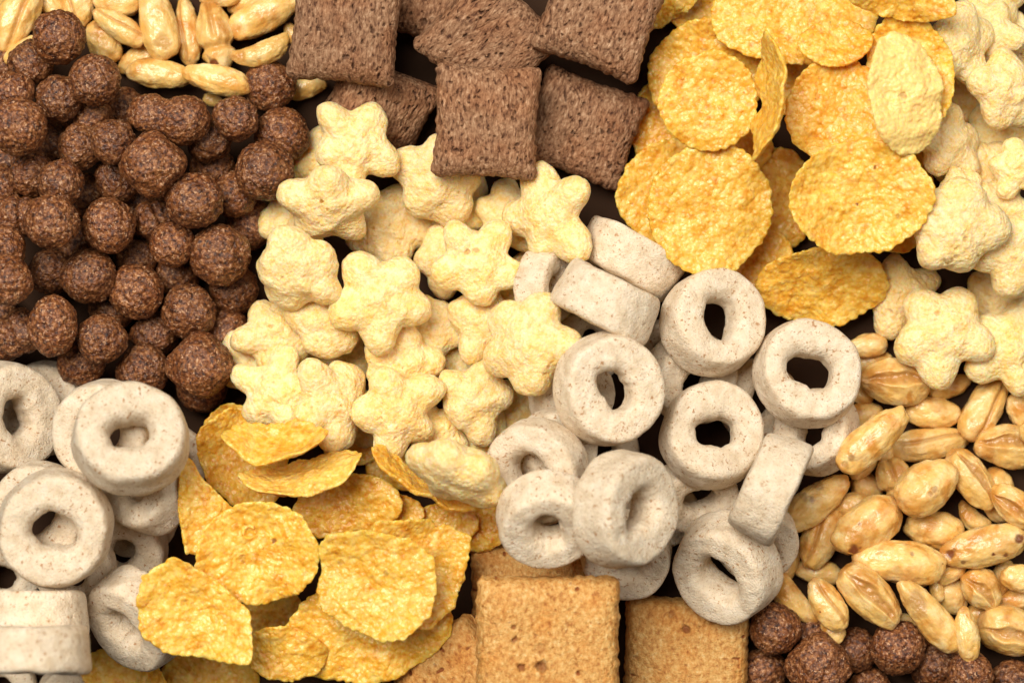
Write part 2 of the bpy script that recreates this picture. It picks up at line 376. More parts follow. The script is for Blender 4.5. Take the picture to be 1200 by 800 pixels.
_ICO = {}
def ico(n):
    if n not in _ICO:
        bm = bmesh.new(); bmesh.ops.create_icosphere(bm, subdivisions=n, radius=1)
        V = np.array([v.co[:] for v in bm.verts]); T = np.array([[v.index for v in f.verts] for f in bm.faces])
        V /= np.linalg.norm(V, axis=1)[:, None]; bm.free()
        _ICO[n] = (V, T)
    return _ICO[n]

def make_mesh(name, V, F, attrs=None):
    V = np.asarray(V, np.float32) * U
    F = np.asarray(F, np.int32); k = F.shape[1]
    me = bpy.data.meshes.new(name)
    me.vertices.add(len(V)); me.vertices.foreach_set('co', V.ravel())
    me.loops.add(F.size); me.loops.foreach_set('vertex_index', F.ravel())
    me.polygons.add(len(F)); me.polygons.foreach_set('loop_start', np.arange(0, F.size, k, dtype=np.int32))
    me.polygons.foreach_set('use_smooth', np.ones(len(F), bool))
    me.update(calc_edges=True)
    for an, av in (attrs or {}).items():
        a = me.attributes.new(an, 'FLOAT', 'POINT'); a.data.foreach_set('value', np.asarray(av, np.float32))
    return me

# ---------------------------------------------------------------- shapes
def ball(r, shape, seed, n):
    D, T = ico(n); rs = np.random.RandomState(seed); o = rs.rand() * 90
    def lump(D, o, amp):
        return amp * gn(D, .9, o) + amp * .55 * gn(D, .45, o + 5)
    amp = {'o': .085, 'l': .105, 'd': .10, 'c': .11, 'e': .06, 'twin': .10}[shape]
    R = 1 + lump(D, o, amp)
    if shape == 'd':                                    # flattened facets
        k = rs.normal(size=(7, 3)); k /= np.linalg.norm(k, axis=1)[:, None]
        k[0] = (.7, .7, .15); k[1] = (-.7, .7, .15); k[2] = (.7, -.7, .15); k[3] = (-.7, -.7, .15)
        k /= np.linalg.norm(k, axis=1)[:, None]
        c = np.maximum(D @ k.T, .35)
        lim = (.93 / c).min(axis=1)
        R = np.minimum(R * 1.08, lim + .06 * (R * 1.08 - lim))
    if shape == 'c':                                    # a furrow
        t = (D[:, 0] - .25 - .15 * D[:, 1]) / .16
        R -= .17 * np.exp(-t * t) * (D[:, 2] > -.4)
    P = D * R[:, None]
    if shape == 'e':
        P = P * np.array([.92, 1.18, .95])
    if shape == 'twin':                                 # two grown together
        a, b = np.array([-.78, .10, 0.]), np.array([.62, -.14, .06])
        ts = np.linspace(2.4, 0.05, 70); best = np.full(len(D), .3); done = np.zeros(len(D), bool)
        for t in ts:
            q = D * t
            f = np.exp(-2.6 * (((q - a) ** 2).sum(1) / .80 ** 2 - 1)) + np.exp(-2.6 * (((q - b) ** 2).sum(1) / .98 ** 2 - 1))
            h = (f > 1) & ~done; best[h] = t; done |= h
        P = D * (best * (1 + lump(D, o, .09)))[:, None]
    N = D
    Q = P * r
    # puffed grain: rough crust with pits and fibres
    d = .95 * gn(Q, 7.0, o) + 1.0 * np.abs(gn(Q, 4.6, o + 3)) + .5 * gn(Q, 3.0, o + 9)
    ridge = 1 - np.abs(gn(Q * np.array([1, 1, .45]), 9, o + 21)) * 2.4
    d += .9 * np.clip(ridge, 0, 1)
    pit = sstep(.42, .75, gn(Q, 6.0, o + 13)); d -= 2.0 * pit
    return Q + N * d[:, None], T, {'pit': pit}

def kernel(L, W, shape, seed, n):
    D, T = ico(n); rs = np.random.RandomState(seed); o = rs.rand() * 90
    x, y, z = D.T
    a, b = L / 2, W / 2
    pw = np.clip(1 - x * x, 1e-4, 1) ** -.10 * (1 - .10 * np.abs(x) ** 3)   # blunt ends
    skew = 1 + .13 * x * rs.choice([-1, 1])
    P = np.stack([x * a, y * b * pw * skew, z * b * .86 * pw * skew], 1)
    R = 1 + .085 * gn(D, .8, o) + .05 * gn(D, .4, o + 4)
    P = P * R[:, None]
    cre = np.zeros(len(D))
    y0 = rs.uniform(-.12, .12)
    if shape == 'g':
        yy = y - (-.3 if rs.rand() < .5 else .3) - .08 * np.sin(3 * x)
        g = np.exp(-(yy / .12) ** 2) * (z > 0) * sstep(1.0, .75, np.abs(x))
        P[:, 2] -= .17 * b * g; cre = g * .8
    if shape == 'o':
        yy = y - y0 * 2 - .12 * np.sin(2.5 * x + 1) - .10 * gn(D, .5, o + 43)
        wd = (.20 + .08 * gn(D, .5, o + 41)) * sstep(1.0, .1, np.abs(x)) + .05
        g = np.exp(-(yy / wd) ** 4) * (z > 0) * sstep(.98, .62, np.abs(x))
        P[:, 2] -= (.21 * b + .08 * b * gn(P, 7, o + 2)) * g
        lip = np.exp(-((np.abs(yy) - wd * 1.35) / .14) ** 2) * (z > 0) * sstep(1, .6, np.abs(x))
        P[:, 2] += .05 * b * lip; cre = g
    if shape == 't':
        g = np.exp(-((x - .35) / .12) ** 2)
        P[:, 1] *= 1 - .26 * g; P[:, 2] *= 1 - .30 * g; cre = g * .35
        g2 = np.exp(-(y / .14) ** 2) * (z > 0) * sstep(.3, -.2, x); P[:, 2] -= .2 * b * g2; cre = np.maximum(cre, g2 * .6)
    if shape == 'b':
        t = P[:, 0] / a
        P[:, 1] += b * .62 * (t * t - .35); P[:, 1] *= 1
        g = np.exp(-((x + .62) / .10) ** 2); P[:, 2] *= 1 - .25 * g; cre = g * .5
    # the very ends: bran tip
    P[:, 2] += .10 * b * x * rs.uniform(-1, 1)
    d = .9 * gn(P, 13, o + 8) + .42 * gn(P, 5.5, o + 11) + .16 * gn(P, 2.6, o + 17)
    wr = np.abs(gn(P * np.array([.35, 1, 1]), 5.0, o + 31)); d -= .3 * sstep(.14, 0, wr)
    tip = sstep(.80, .97, np.abs(x)) * (.35 + .65 * (x * rs.choice([-1, 1]) > 0))
    return P + D * d[:, None], T, {'crease': cre, 'tip': tip}

def star(R, seed, n, flat=1.0):
    D, T = ico(n); rs = np.random.RandomState(seed); o = rs.rand() * 90
    cs, ax = [np.array([0, 0, 0.])], [np.array([.60, .60, .40])]
    fr = [np.eye(3)]
    for k in range(5):
        th = 2 * math.pi * (k / 5 + rs.uniform(-.030, .030)); ln = rs.uniform(.76, 1.08)
        c, s = math.cos(th), math.sin(th)
        cs.append(np.array([c * .60 * ln, s * .60 * ln, rs.uniform(-.07, .07)]))
        ax.append(np.array([.38 * ln, .325 * rs.uniform(.84, 1.16), .28 * rs.uniform(.85, 1.15)]))
        fr.append(np.array([[c, s, 0], [-s, c, 0], [0, 0, 1]]))
    lo = np.full(len(D), .1); hi = np.full(len(D), .1); found = np.zeros(len(D), bool)
    def field(t):
        q = D * t[:, None]; f = 0
        for c, a, M in zip(cs, ax, fr):
            e = (((q - c) @ M.T) / a) ** 2
            f = f + np.exp(-2.9 * (e.sum(1) - 1))
        return f
    for t in np.linspace(1.30, .1, 60):
        f = field(np.full(len(D), t)); h = (f > 1) & ~found
        lo[h] = t; hi[h] = t + .0204; found |= h
    for _ in range(6):
        m = (lo + hi) / 2; ins = field(m) > 1
        lo = np.where(ins, m, lo); hi = np.where(ins, hi, m)
    P = D * (lo * (1 + .12 * gn(D, .7, o + 50)))[:, None] * R
    N = D * np.array([1, 1, 1.6]); N /= np.linalg.norm(N, axis=1)[:, None]
    d = 2.0 * gn(P, 30, o) + 1.5 * gn(P, 14, o + 3) + .65 * gn(P, 6.5, o + 7)
    cell = np.abs(gn(P, 9, o + 20)); d += .45 * sstep(.0, .35, cell)
    pit = sstep(.62, .82, gn(P, 6.5, o + 40)); d -= 2.2 * pit
    return P + N * d[:, None], T, {'pit': pit}

def ring(R, seed, big, side=False):
    rs = np.random.RandomState(seed); o = rs.rand() * 90
    nu, nv = (170, 96) if big else (110, 60)
    u = np.arange(nu) * 2 * math.pi / nu; v = np.arange(nv) * 2 * math.pi / nv
    Uu, Vv = [g.ravel() for g in np.meshgrid(u, v, indexing='ij')]
    h = R * (rs.uniform(.40, .45) + (.07 if side else 0))
    cv, sv = np.cos(Vv), np.sin(Vv)
    e = np.where(cv > 0, 6.0, 3.6)
    rr = (np.abs(cv) ** e + np.abs(sv) ** e) ** (-1 / e)
    px, pz = rr * cv, rr * sv
    hole = R * rs.uniform(.30, .36)
    C = np.stack([np.cos(Uu), np.sin(Uu), np.zeros_like(Uu)], 1)
    el = 1 + .17 * np.cos(2 * (Uu - rs.uniform(0, 6.3))) + .05 * np.cos(3 * (Uu - rs.uniform(0, 6.3))) + .11 * gn(C, .6, o) + .04 * gn(C, .3, o + 2)
    inner = hole * el
    outer = R * (1 + .025 * np.cos(2 * (Uu - rs.uniform(0, 6.3))) + .022 * gn(C, .6, o + 6))
    outer = outer * (1 - .055 * pz)                     # narrower at the top
    inner = inner * (1 + .22 * np.abs(pz) ** 3)
    mid, w = (inner + outer) / 2, (outer - inner) / 2
    rho = mid + w * px
    zz = h * pz * (1 + .05 * gn(C, .7, o + 9))
    P = np.stack([rho * np.cos(Uu), rho * np.sin(Uu), zz], 1)
    N = np.stack([cv * np.cos(Uu), cv * np.sin(Uu), sv], 1)
    d = 1.7 * gn(P, 34, o + 1) + .75 * gn(P, 15, o + 3) + .28 * gn(P, 7, o + 5)
    pit = sstep(.66, .84, gn(P, 6.5, o + 14)); d -= 1.4 * pit
    P = P + N * d[:, None]
    i = np.arange(nu)[:, None]; j = np.arange(nv)[None, :]
    F = np.stack([(i * nv + j), ((i + 1) % nu) * nv + j, ((i + 1) % nu) * nv + (j + 1) % nv, i * nv + (j + 1) % nv], -1).reshape(-1, 4)
    return P, F, {'pit': pit}

def flake(rx, ry, outline, seed, big, rough=1.0):
    rs = np.random.RandomState(seed); o = rs.rand() * 90
    nr, nt = (46, 200) if big else (28, 110)
    th = np.arange(nt) * 2 * math.pi / nt
    C = np.stack([np.cos(th), np.sin(th), np.zeros(nt)], 1)
    if outline:
        pts = np.array(outline, float)                  # relative to the middle, y up
        Rt = np.zeros(nt)
        for k, t in enumerate(th):
            d = np.array([math.cos(t), math.sin(t)]); best = 0
            for a, b in zip(pts, np.roll(pts, -1, 0)):
                M = np.array([[d[0], a[0] - b[0]], [d[1], a[1] - b[1]]]); det = np.linalg.det(M)
                if abs(det) < 1e-9: continue
                s, q = np.linalg.solve(M, a)
                if s > 0 and -1e-6 <= q <= 1 + 1e-6: best = max(best, s)
            Rt[k] = best or 10
        ker = np.array([.25, .5, .25])
        Rt = np.convolve(np.concatenate([Rt[-1:], Rt, Rt[:1]]), ker, 'valid')
        Rt = Rt * (1 + .012 * gn(C, .12, o))
    else:
        Rt = 1 / np.sqrt((np.cos(th) / rx) ** 2 + (np.sin(th) / ry) ** 2)
        Rt = Rt * (1 + .065 * gn(C, .6, o) + .03 * gn(C, .25, o + 2))
    k = max(18, int(np.mean(Rt) * 2 * math.pi / 13))
    wob = np.abs(np.sin(k / 2 * th + 2.2 * gn(C, .5, o + 4)))
    Rt = Rt * (1 + .022 * wob - .011 + .020 * gn(C, .07, o + 6))
    tt = np.linspace(.02, 1, nr) ** .85
    T_, H_ = [g.ravel() for g in np.meshgrid(tt, np.arange(nt), indexing='ij')]
    H_ = H_.astype(int)
    X = T_ * Rt[H_] * np.cos(th[H_]); Y = T_ * Rt[H_] * np.sin(th[H_])
    Q = np.stack([X, Y, np.zeros_like(X)], 1)
    m = max(rx, ry)
    cx, cy = rs.uniform(-.16, .30), rs.uniform(-.16, .30)
    base = m * (cx * (X / m) ** 2 + cy * (Y / m) ** 2)
    base += .15 * m * sstep(.5, 1.05, T_) * gn(C, .8, o + 70)[H_]
    base += rough * (5.5 * gn(Q, 46, o + 10) + 2.2 * gn(Q, 24, o + 11) + .5 * gn(Q, 12, o + 12))
    fine = lambda s: rough * (2.5 * np.sqrt(np.maximum(0, gn(Q, 15, o + s) - .12)) + 1.3 * np.maximum(0, gn(Q, 10, o + s + 9)) + .9 * np.maximum(0, gn(Q, 6.5, o + s + 1)))
    thick = 3.1 * np.sqrt(np.clip(1 - T_ ** 6, 0, 1)) + .5
    rimw = 1.2 * wob[H_] * sstep(.82, 1, T_)
    fade = 1 - .6 * sstep(.93, 1, T_)
    ztop = base + thick + fine(20) * fade + rimw
    zbot = base - thick - fine(50) * fade * .7 + rimw
    P = np.concatenate([np.stack([X, Y, ztop], 1), np.stack([X, Y, zbot], 1)])
    n = nr * nt
    i = np.arange(nr - 1)[:, None]; j = np.arange(nt)[None, :]; j2 = (j + 1) % nt
    top = np.stack([i * nt + j, (i + 1) * nt + j, (i + 1) * nt + j2, i * nt + j2], -1).reshape(-1, 4)
    bot = top[:, ::-1] + n
    jr = np.arange(nt); j2 = (jr + 1) % nt; e = (nr - 1) * nt
    rim = np.stack([e + jr, n + e + jr, n + e + j2, e + j2], 1)
    cap = np.stack([jr[:nt // 2 * 2 // 2 * 1], ] , 1) if False else None
    cen = np.array([[0, 0, ztop[:nt].mean()], [0, 0, zbot[:nt].mean()]])
    P = np.concatenate([P, cen]); ct, cb = 2 * n, 2 * n + 1
    ev = np.arange(0, nt, 2)
    capt = np.stack([np.full(len(ev), ct), ev, (ev + 1) % nt, (ev + 2) % nt], 1)
    capb = np.stack([np.full(len(ev), cb), (ev + 2) % nt + n, (ev + 1) % nt + n, ev + n], 1)
    hump = np.concatenate([gn(Q, 12, o + 20), gn(Q, 12, o + 50), [0, 0]])
    return P, np.concatenate([top, bot, rim, capt, capb]), {'hump': hump, 'rim': np.concatenate([sstep(.86, 1, T_)] * 2 + [np.zeros(2)])}

def pillow(w, h, seed, kind):
    rs = np.random.RandomState(seed); o = rs.rand() * 90
    n = 170
    g = np.linspace(-1, 1, n)
    g = np.sign(g) * (1 - (1 - np.abs(g)) ** 1.25)
    A, B = [q.ravel() for q in np.meshgrid(g, g, indexing='ij')]
    choc = kind == 'choc'
    pinch = .085 if choc else .015
    Q0 = np.stack([A * w / 2, B * h / 2, np.zeros_like(A)], 1)
    X = A * w / 2 * (1 - pinch * (1 - B * B)); Y = B * h / 2 * (1 - pinch * (1 - A * A))
    cr = .10 if choc else .07                           # rounded corners
    corner = np.clip((np.abs(A) + np.abs(B) - (2 - cr * 2)) / (2 * cr), 0, 1) ** 2 * cr * .9
    X *= 1 - corner; Y *= 1 - corner
    ed = 2.2 if choc else 2.4
    X += ed * gn(np.stack([np.sign(A) * 9 * (np.abs(A) > .9), B * h / 2, 0 * A], 1), 8, o) * np.abs(A) ** 8
    Y += ed * gn(np.stack([A * w / 2, np.sign(B) * 9 * (np.abs(B) > .9), 0 * A], 1), 8, o + 3) * np.abs(B) ** 8
    T = 29 if choc else 29
    pa, pb = (4, 2.6) if choc else (9, 6)
    prof = np.sqrt(np.clip((1 - np.abs(A) ** pa) * (1 - np.abs(B) ** pb), 0, 1))
    if choc:
        prof = prof ** .8
    edge = 2.6 if choc else 8.0
    sheets = []; pits = []
    for sgn, oo in ((1, o), (-1, o + 30)):
        Z = sgn * (edge * np.sqrt(np.clip((1 - A ** 40) * (1 - B ** 40), 0, 1)) + T * prof * (1 + .10 * gn(Q0, 70, oo)))
        Q = np.stack([X, Y, np.full_like(X, oo)], 1)
        S = np.array([1, rs.uniform(.42, .7), 1]) if choc else np.array([1, .75, 1])
        warp = (7.0 if choc else 3.0) * gn(Q, 26, oo + 2)
        Qs = Q * S + np.stack([warp, 0 * warp, 0 * warp], 1)
        d = 1.6 * gn(Q, 24, oo) + .8 * gn(Qs, 5.2, oo + 4) + .75 * gn(Qs, 3.1, oo + 6)
        if choc:
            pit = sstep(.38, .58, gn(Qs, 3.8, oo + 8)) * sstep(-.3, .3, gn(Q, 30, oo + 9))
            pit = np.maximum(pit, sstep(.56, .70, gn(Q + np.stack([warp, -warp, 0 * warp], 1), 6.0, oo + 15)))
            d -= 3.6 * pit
            d -= 2.4 * sstep(.09, 0, np.abs(gn(Q * np.array([1, .22, 1]), 17, oo + 19))) * sstep(0, .4, gn(Q, 40, oo + 29))
        else:
            pit = sstep(.60, .72, gn(Q, 12, oo + 8)); d -= 5 * pit
            d *= .62; p2 = sstep(.45, .7, gn(Qs, 5, oo + 11)); d -= 1.4 * p2; pit = np.maximum(pit, .5 * p2)
        Z = Z + sgn * d * (.35 + .65 * sstep(0, .3, prof))
        sheets.append(np.stack([X, Y, Z], 1)); pits.append(pit)
    N = n * n
    P = np.concatenate(sheets)
    i = np.arange(n - 1)[:, None]; j = np.arange(n - 1)[None, :]
    top = np.stack([i * n + j, (i + 1) * n + j, (i + 1) * n + j + 1, i * n + j + 1], -1).reshape(-1, 4)
    bot = top[:, ::-1] + N
    k = np.arange(n - 1)
    loops = [np.stack([k, k + 1], 1), np.stack([(n - 1) * n + k + 1, (n - 1) * n + k], 1),
             np.stack([(k + 1) * n, k * n], 1), np.stack([k * n + n - 1, (k + 1) * n + n - 1], 1)]
    rim = np.concatenate([np.stack([e[:, 0], e[:, 1], e[:, 1] + N, e[:, 0] + N], 1) for e in loops])
    return P, np.concatenate([top, bot, rim]), {'pit': np.concatenate(pits)}

# ---------------------------------------------------------------- materials
class Mat:
    def __init__(s, name):
        s.m = bpy.data.materials.new(name); s.m.use_nodes = True
        s.t = s.m.node_tree; s.n = s.t.nodes; s.b = s.n['Principled BSDF']
        tc = s.n.new('ShaderNodeTexCoord'); s.oi = s.n.new('ShaderNodeObjectInfo')
        sc = s.vm('SCALE', tc.outputs['Object'], scale=1 / U)
        of = s.vm('SCALE', s.combine(s.oi.outputs['Random']), scale=900.0)
        s.co = s.vm('ADD', sc, of)
    def link(s, a, b):
        s.t.links.new(a, b)
    def put(s, sock, v):
        if hasattr(v, 'is_output'): s.link(v, sock)
        else: sock.default_value = v
    def combine(s, f):
        c = s.n.new('ShaderNodeCombineXYZ'); s.link(f, c.inputs[0]); s.link(f, c.inputs[1]); return c.outputs[0]
    def vm(s, op, a, b=None, scale=None):
        n = s.n.new('ShaderNodeVectorMath'); n.operation = op; s.put(n.inputs[0], a)
        if b is not None: s.put(n.inputs[1], b)
        if scale is not None: n.inputs['Scale'].default_value = scale
        return n.outputs[0]
    def math(s, op, a, b=0.0, c=None):
        n = s.n.new('ShaderNodeMath'); n.operation = op; s.put(n.inputs[0], a); s.put(n.inputs[1], b)
        if c is not None: s.put(n.inputs[2], c)
        return n.outputs[0]
    def noise(s, size, detail=2.0, rough=.5, stretch=None, dist=0.0):
        n = s.n.new('ShaderNodeTexNoise'); n.inputs['Scale'].default_value = 1.0 / size
        n.inputs['Detail'].default_value = detail; n.inputs['Roughness'].default_value = rough
        n.inputs['Distortion'].default_value = dist
        s.link(s.vm('MULTIPLY', s.co, stretch) if stretch else s.co, n.inputs['Vector'])
        return n.outputs['Fac']
    def voro(s, size, feat='F1'):
        n = s.n.new('ShaderNodeTexVoronoi'); n.feature = feat; n.inputs['Scale'].default_value = 1.0 / size
        s.link(s.co, n.inputs['Vector']); return n.outputs['Distance']
    def ramp(s, f, stops):
        n = s.n.new('ShaderNodeValToRGB'); s.link(f, n.inputs[0]); e = n.color_ramp.elements
        while len(e) < len(stops): e.new(.5)
        for q, (p, c) in zip(e, stops):
            q.position = p; q.color = (*c, 1) if len(c) == 3 else c
        return n.outputs[0]
    def step(s, f, a, b):
        n = s.n.new('ShaderNodeMapRange'); n.interpolation_type = 'SMOOTHSTEP'
        s.link(f, n.inputs[0]); n.inputs[1].default_value = a; n.inputs[2].default_value = b; return n.outputs[0]
    def mix(s, f, a, b, mode='MIX'):
        n = s.n.new('ShaderNodeMix'); n.data_type = 'RGBA'; n.blend_type = mode
        s.put(n.inputs[0], f)
        for k, v in ((6, a), (7, b)):
            s.put(n.inputs[k], (*v, 1) if isinstance(v, tuple) else v)
        return n.outputs[2]
    def attr(s, name):
        n = s.n.new('ShaderNodeAttribute'); n.attribute_name = name; return n.outputs['Fac']
    def mark(s, c, dark):
        return s.mix(s.attr('mark'), c, dark)
    def bump(s, h, dist, strength=1.0, normal=None):
        n = s.n.new('ShaderNodeBump'); n.inputs['Distance'].default_value = dist * U; n.inputs['Strength'].default_value = strength
        s.link(h, n.inputs['Height'])
        if normal is not None: s.link(normal, n.inputs['Normal'])
        return n.outputs[0]
    def done(s, colour, rough=.6, normal=None, spec=.4, sss=0.0, sss_px=5.0, sss_rad=(1, .5, .2)):
        i = s.b.inputs
        s.put(i['Base Color'], colour); s.put(i['Roughness'], rough); i['Specular IOR Level'].default_value = spec
        if normal is not None: s.link(normal, i['Normal'])
        if sss:
            i['Subsurface Weight'].default_value = sss; i['Subsurface Radius'].default_value = sss_rad
            i['Subsurface Scale'].default_value = sss_px * U
        return s.m

def vary(m, colour, amount):
    """a slightly different tint for every piece"""
    h = m.n.new('ShaderNodeHueSaturation'); m.put(h.inputs['Color'], colour)
    m.put(h.inputs['Value'], m.math('MULTIPLY_ADD', m.oi.outputs['Random'], amount * 2, 1 - amount))
    return h.outputs[0]

def mat_ball():
    m = Mat('chocolate_crust')
    a = m.noise(5, 4, .65); b = m.noise(26, 2); f = m.noise(3.4, 3, .6, (1, 1, .4), .8)
    c = m.ramp(a, [(.34, (.024, .006, .003)), (.46, (.125, .039, .012)), (.58, (.26, .096, .030)), (.73, (.54, .28, .125))])
    c = m.mix(m.step(b, .35, .7), c, m.mix(1.0, c, (.86, .74, .62), 'MULTIPLY'))
    c = m.mix(m.step(f, .57, .68), c, (.52, .29, .155))
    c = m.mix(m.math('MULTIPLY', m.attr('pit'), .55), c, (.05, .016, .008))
    h = m.math('ADD', m.noise(3.0, 3, .6), m.math('MULTIPLY', m.noise(7, 2), .8))
    return m.done(vary(m, c, .14), m.ramp(a, [(.3, (.52,) * 3), (.7, (.30,) * 3)]), m.bump(h, 3.0, .75), .5)

def mat_choc():
    m = Mat('chocolate_pillow_crust')
    a = m.noise(3.6, 4, .65, (1, .38, 1), .4); b = m.noise(40, 3)
    c = m.ramp(a, [(.33, (.065, .021, .009)), (.45, (.245, .116, .056)), (.58, (.37, .200, .106)), (.74, (.62, .40, .25))])
    c = m.mix(m.step(b, .4, .7), c, m.mix(1.0, c, (.93, .80, .70), 'MULTIPLY'))
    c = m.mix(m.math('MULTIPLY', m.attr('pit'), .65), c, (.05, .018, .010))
    h = m.math('ADD', m.noise(2.6, 3, .6, (1, .7, 1)), m.math('MULTIPLY', m.noise(5.5, 2, .5, (1, .55, 1)), .8))
    return m.done(vary(m, c, .08), .72, m.bump(h, 3.2, .8), .3)

def mat_gold():
    m = Mat('golden_wheat_crust')
    a = m.noise(5.0, 4, .65, (1, .7, 1)); b = m.noise(46, 3, .6); sp = m.voro(15)
    c = m.ramp(a, [(.28, (.33, .115, .022)), (.44, (.56, .27, .070)), (.58, (.68, .39, .125)), (.76, (.80, .59, .30))])
    c = m.mix(m.step(b, .42, .70), c, m.mix(1.0, c, (.96, .80, .60), 'MULTIPLY'))
    c = m.mix(m.attr('pit'), c, (.26, .07, .014))
    h = m.math('ADD', m.noise(2.6, 3, .65), m.math('MULTIPLY', m.noise(5.5, 3, .6), 1.1))
    return m.done(vary(m, m.mark(c, (.20, .055, .012)), .06), .6, m.bump(h, 3.0, .75), .35, .12, 5, (1, .45, .15))

def mat_star():
    m = Mat('pale_puffed_corn')
    a = m.noise(9, 3, .6); b = m.noise(40, 2); w = m.voro(8)
    c = m.ramp(a, [(.30, (.87, .575, .18)), (.50, (.91, .685, .33)), (.72, (.93, .775, .47))])
    c = m.mix(m.step(b, .45, .75), c, m.mix(1.0, c, (1.0, .93, .72), 'MULTIPLY'))
    gr = m.noise(3.2, 2, .6); c = m.mix(m.math('MULTIPLY', m.step(gr, .57, .72), .45), c, (.83, .54, .12)); c = m.mix(m.math('MULTIPLY', m.step(gr, .44, .30), .4), c, (.95, .85, .58))
    c = m.mix(m.math('MULTIPLY', m.attr('pit'), .6), c, (.72, .42, .09))
    h = m.math('ADD', m.noise(3.0, 2, .6), m.math('MULTIPLY', m.voro(5.0), -.7))
    return m.done(vary(m, m.mark(c, (.50, .22, .03)), .05), .5, m.bump(h, 2.6, .7), .35, .7, 10, (1, .50, .14))

def mat_flake():
    m = Mat('toasted_corn')
    tone = m.n.new('ShaderNodeSeparateColor'); m.link(m.oi.outputs['Color'], tone.inputs[0]); t = tone.outputs[0]
    a = m.noise(8, 2, .55); b = m.noise(26, 3, .6); s1 = m.noise(6.5, 2, .5)
    pale = m.ramp(a, [(.30, (.77, .39, .030)), (.48, (.84, .505, .070)), (.68, (.90, .64, .19))])
    toast_and_shade = m.ramp(a, [(.30, (.66, .25, .013)), (.48, (.78, .385, .036)), (.68, (.86, .53, .10))])  # toasted colour, also the orange shade painted into flakes lying low
    k = m.math('ADD', m.math('MULTIPLY', t, .75), m.step(b, .40, .72))
    n = m.n.new('ShaderNodeClamp'); m.link(m.math('SUBTRACT', k, .12), n.inputs[0])
    c = m.mix(n.outputs[0], pale, toast_and_shade)
    pa = m.n.new('ShaderNodeClamp'); m.link(m.math('MULTIPLY_ADD', t, -4.0, 1.0), pa.inputs[0])
    c = m.mix(m.math('MULTIPLY', pa.outputs[0], .5), c, (.91, .74, .34))
    c = m.mix(m.math('MULTIPLY', m.step(m.attr('hump'), .15, .75), .45), c, (.91, .66, .22))
    c = m.mix(m.math('MULTIPLY', m.step(s1, .69, .77), .7), c, (.46, .15, .02))
    bead = m.math('SUBTRACT', 1.0, m.voro(5.6)); h = m.math('ADD', m.math('MULTIPLY', m.noise(3.0, 2, .5), .55), m.math('MULTIPLY', bead, 1.0))
    c = m.mix(m.math('MULTIPLY', m.step(bead, .62, .92), .35), c, (.93, .70, .27))
    return m.done(vary(m, m.mark(c, (.28, .08, .015)), .05), m.ramp(a, [(.3, (.44,) * 3), (.7, (.26,) * 3)]), m.bump(h, 2.4, .6), .45, .6, 10, (1, .48, .10))

def mat_ring():
    m = Mat('oat_crust')
    a = m.noise(14, 4, .6); b = m.noise(5, 3, .6); s1 = m.noise(4.6, 2, .6); g = m.noise(22, 2); s2 = m.noise(2.6, 2, .6)
    c = m.ramp(a, [(.30, (.66, .51, .34)), (.52, (.78, .64, .465)), (.74, (.85, .735, .575))])
    c = m.mix(m.math('MULTIPLY', m.step(b, .55, .75), .35), c, (.82, .70, .54))
    sp = m.math('MULTIPLY', m.step(s1, .60, .66), m.step(g, .42, .54))
    c = m.mix(m.math('MULTIPLY', sp, .85), c, (.42, .20, .075))
    c = m.mix(m.math('MULTIPLY', m.step(s2, .58, .70), .5), c, (.42, .23, .11))
    c = m.mix(m.math('MULTIPLY', m.attr('pit'), .5), c, (.40, .24, .12))
    h = m.math('ADD', m.noise(2.3, 3, .65), m.math('MULTIPLY', m.noise(6, 3, .6), .9))
    return m.done(vary(m, c, .05), .74, m.bump(h, 2.6, .8), .3, .2, 6, (1, .62, .36))

def mat_kernel():
    m = Mat('glazed_puffed_wheat')
    a = m.noise(20, 3, .6); b = m.noise(30, 3, .55, None, .6); s1 = m.noise(8, 2, .5); st = m.noise(9, 3, .6, (.25, 1, 1))
    c = m.ramp(a, [(.30, (.74, .41, .095)), (.50, (.82, .525, .175)), (.72, (.88, .68, .34))])
    c = m.mix(m.math('MULTIPLY', m.step(st, .50, .72), .22), c, (.70, .33, .07))
    c = m.mix(m.math('MULTIPLY', m.step(b, .46, .70), .85), c, (.58, .23, .03))
    c = m.mix(m.math('MULTIPLY', m.attr('crease'), .72), c, (.42, .17, .035))
    c = m.mix(m.math('MULTIPLY', m.attr('tip'), .6), c, (.45, .17, .03))
    c = m.mix(m.step(s1, .76, .80), c, (.20, .045, .012))
    h = m.math('ADD', m.noise(3.4, 2, .5), m.math('MULTIPLY', m.noise(10, 2), 1.2))
    return m.done(vary(m, m.mark(c, (.17, .035, .010)), .07), m.ramp(a, [(.3, (.36,) * 3), (.7, (.24,) * 3)]), m.bump(h, 1.8, .4), .55, .3, 7, (1, .45, .14))

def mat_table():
    m = Mat('shade_darkened_tabletop')
    c = m.mix(m.noise(300, 3), (.030, .014, .007), (.042, .020, .010))  # pale table darkened so the gaps between pieces read as deep shade
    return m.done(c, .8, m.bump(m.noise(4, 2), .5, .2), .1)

M_BALL, M_CHOC, M_GOLD, M_STAR, M_FLAKE, M_RING, M_KERN = mat_ball(), mat_choc(), mat_gold(), mat_star(), mat_flake(), mat_ring(), mat_kernel()

# ---------------------------------------------------------------- laying the pieces down
CELL = 3.0
GX0, GY0, GW, GH = -1000.0, -760.0, 680, 520
HMAP = np.zeros((GW, GH))

def turn(angle, lean_dir, lean):
    t = math.radians(lean_dir); d = Vector((math.cos(t), -math.sin(t), 0))
    return Matrix.Rotation(math.radians(lean), 3, Vector((-d.y, d.x, 0))) @ Matrix.Rotation(math.radians(-angle), 3, 'Z')

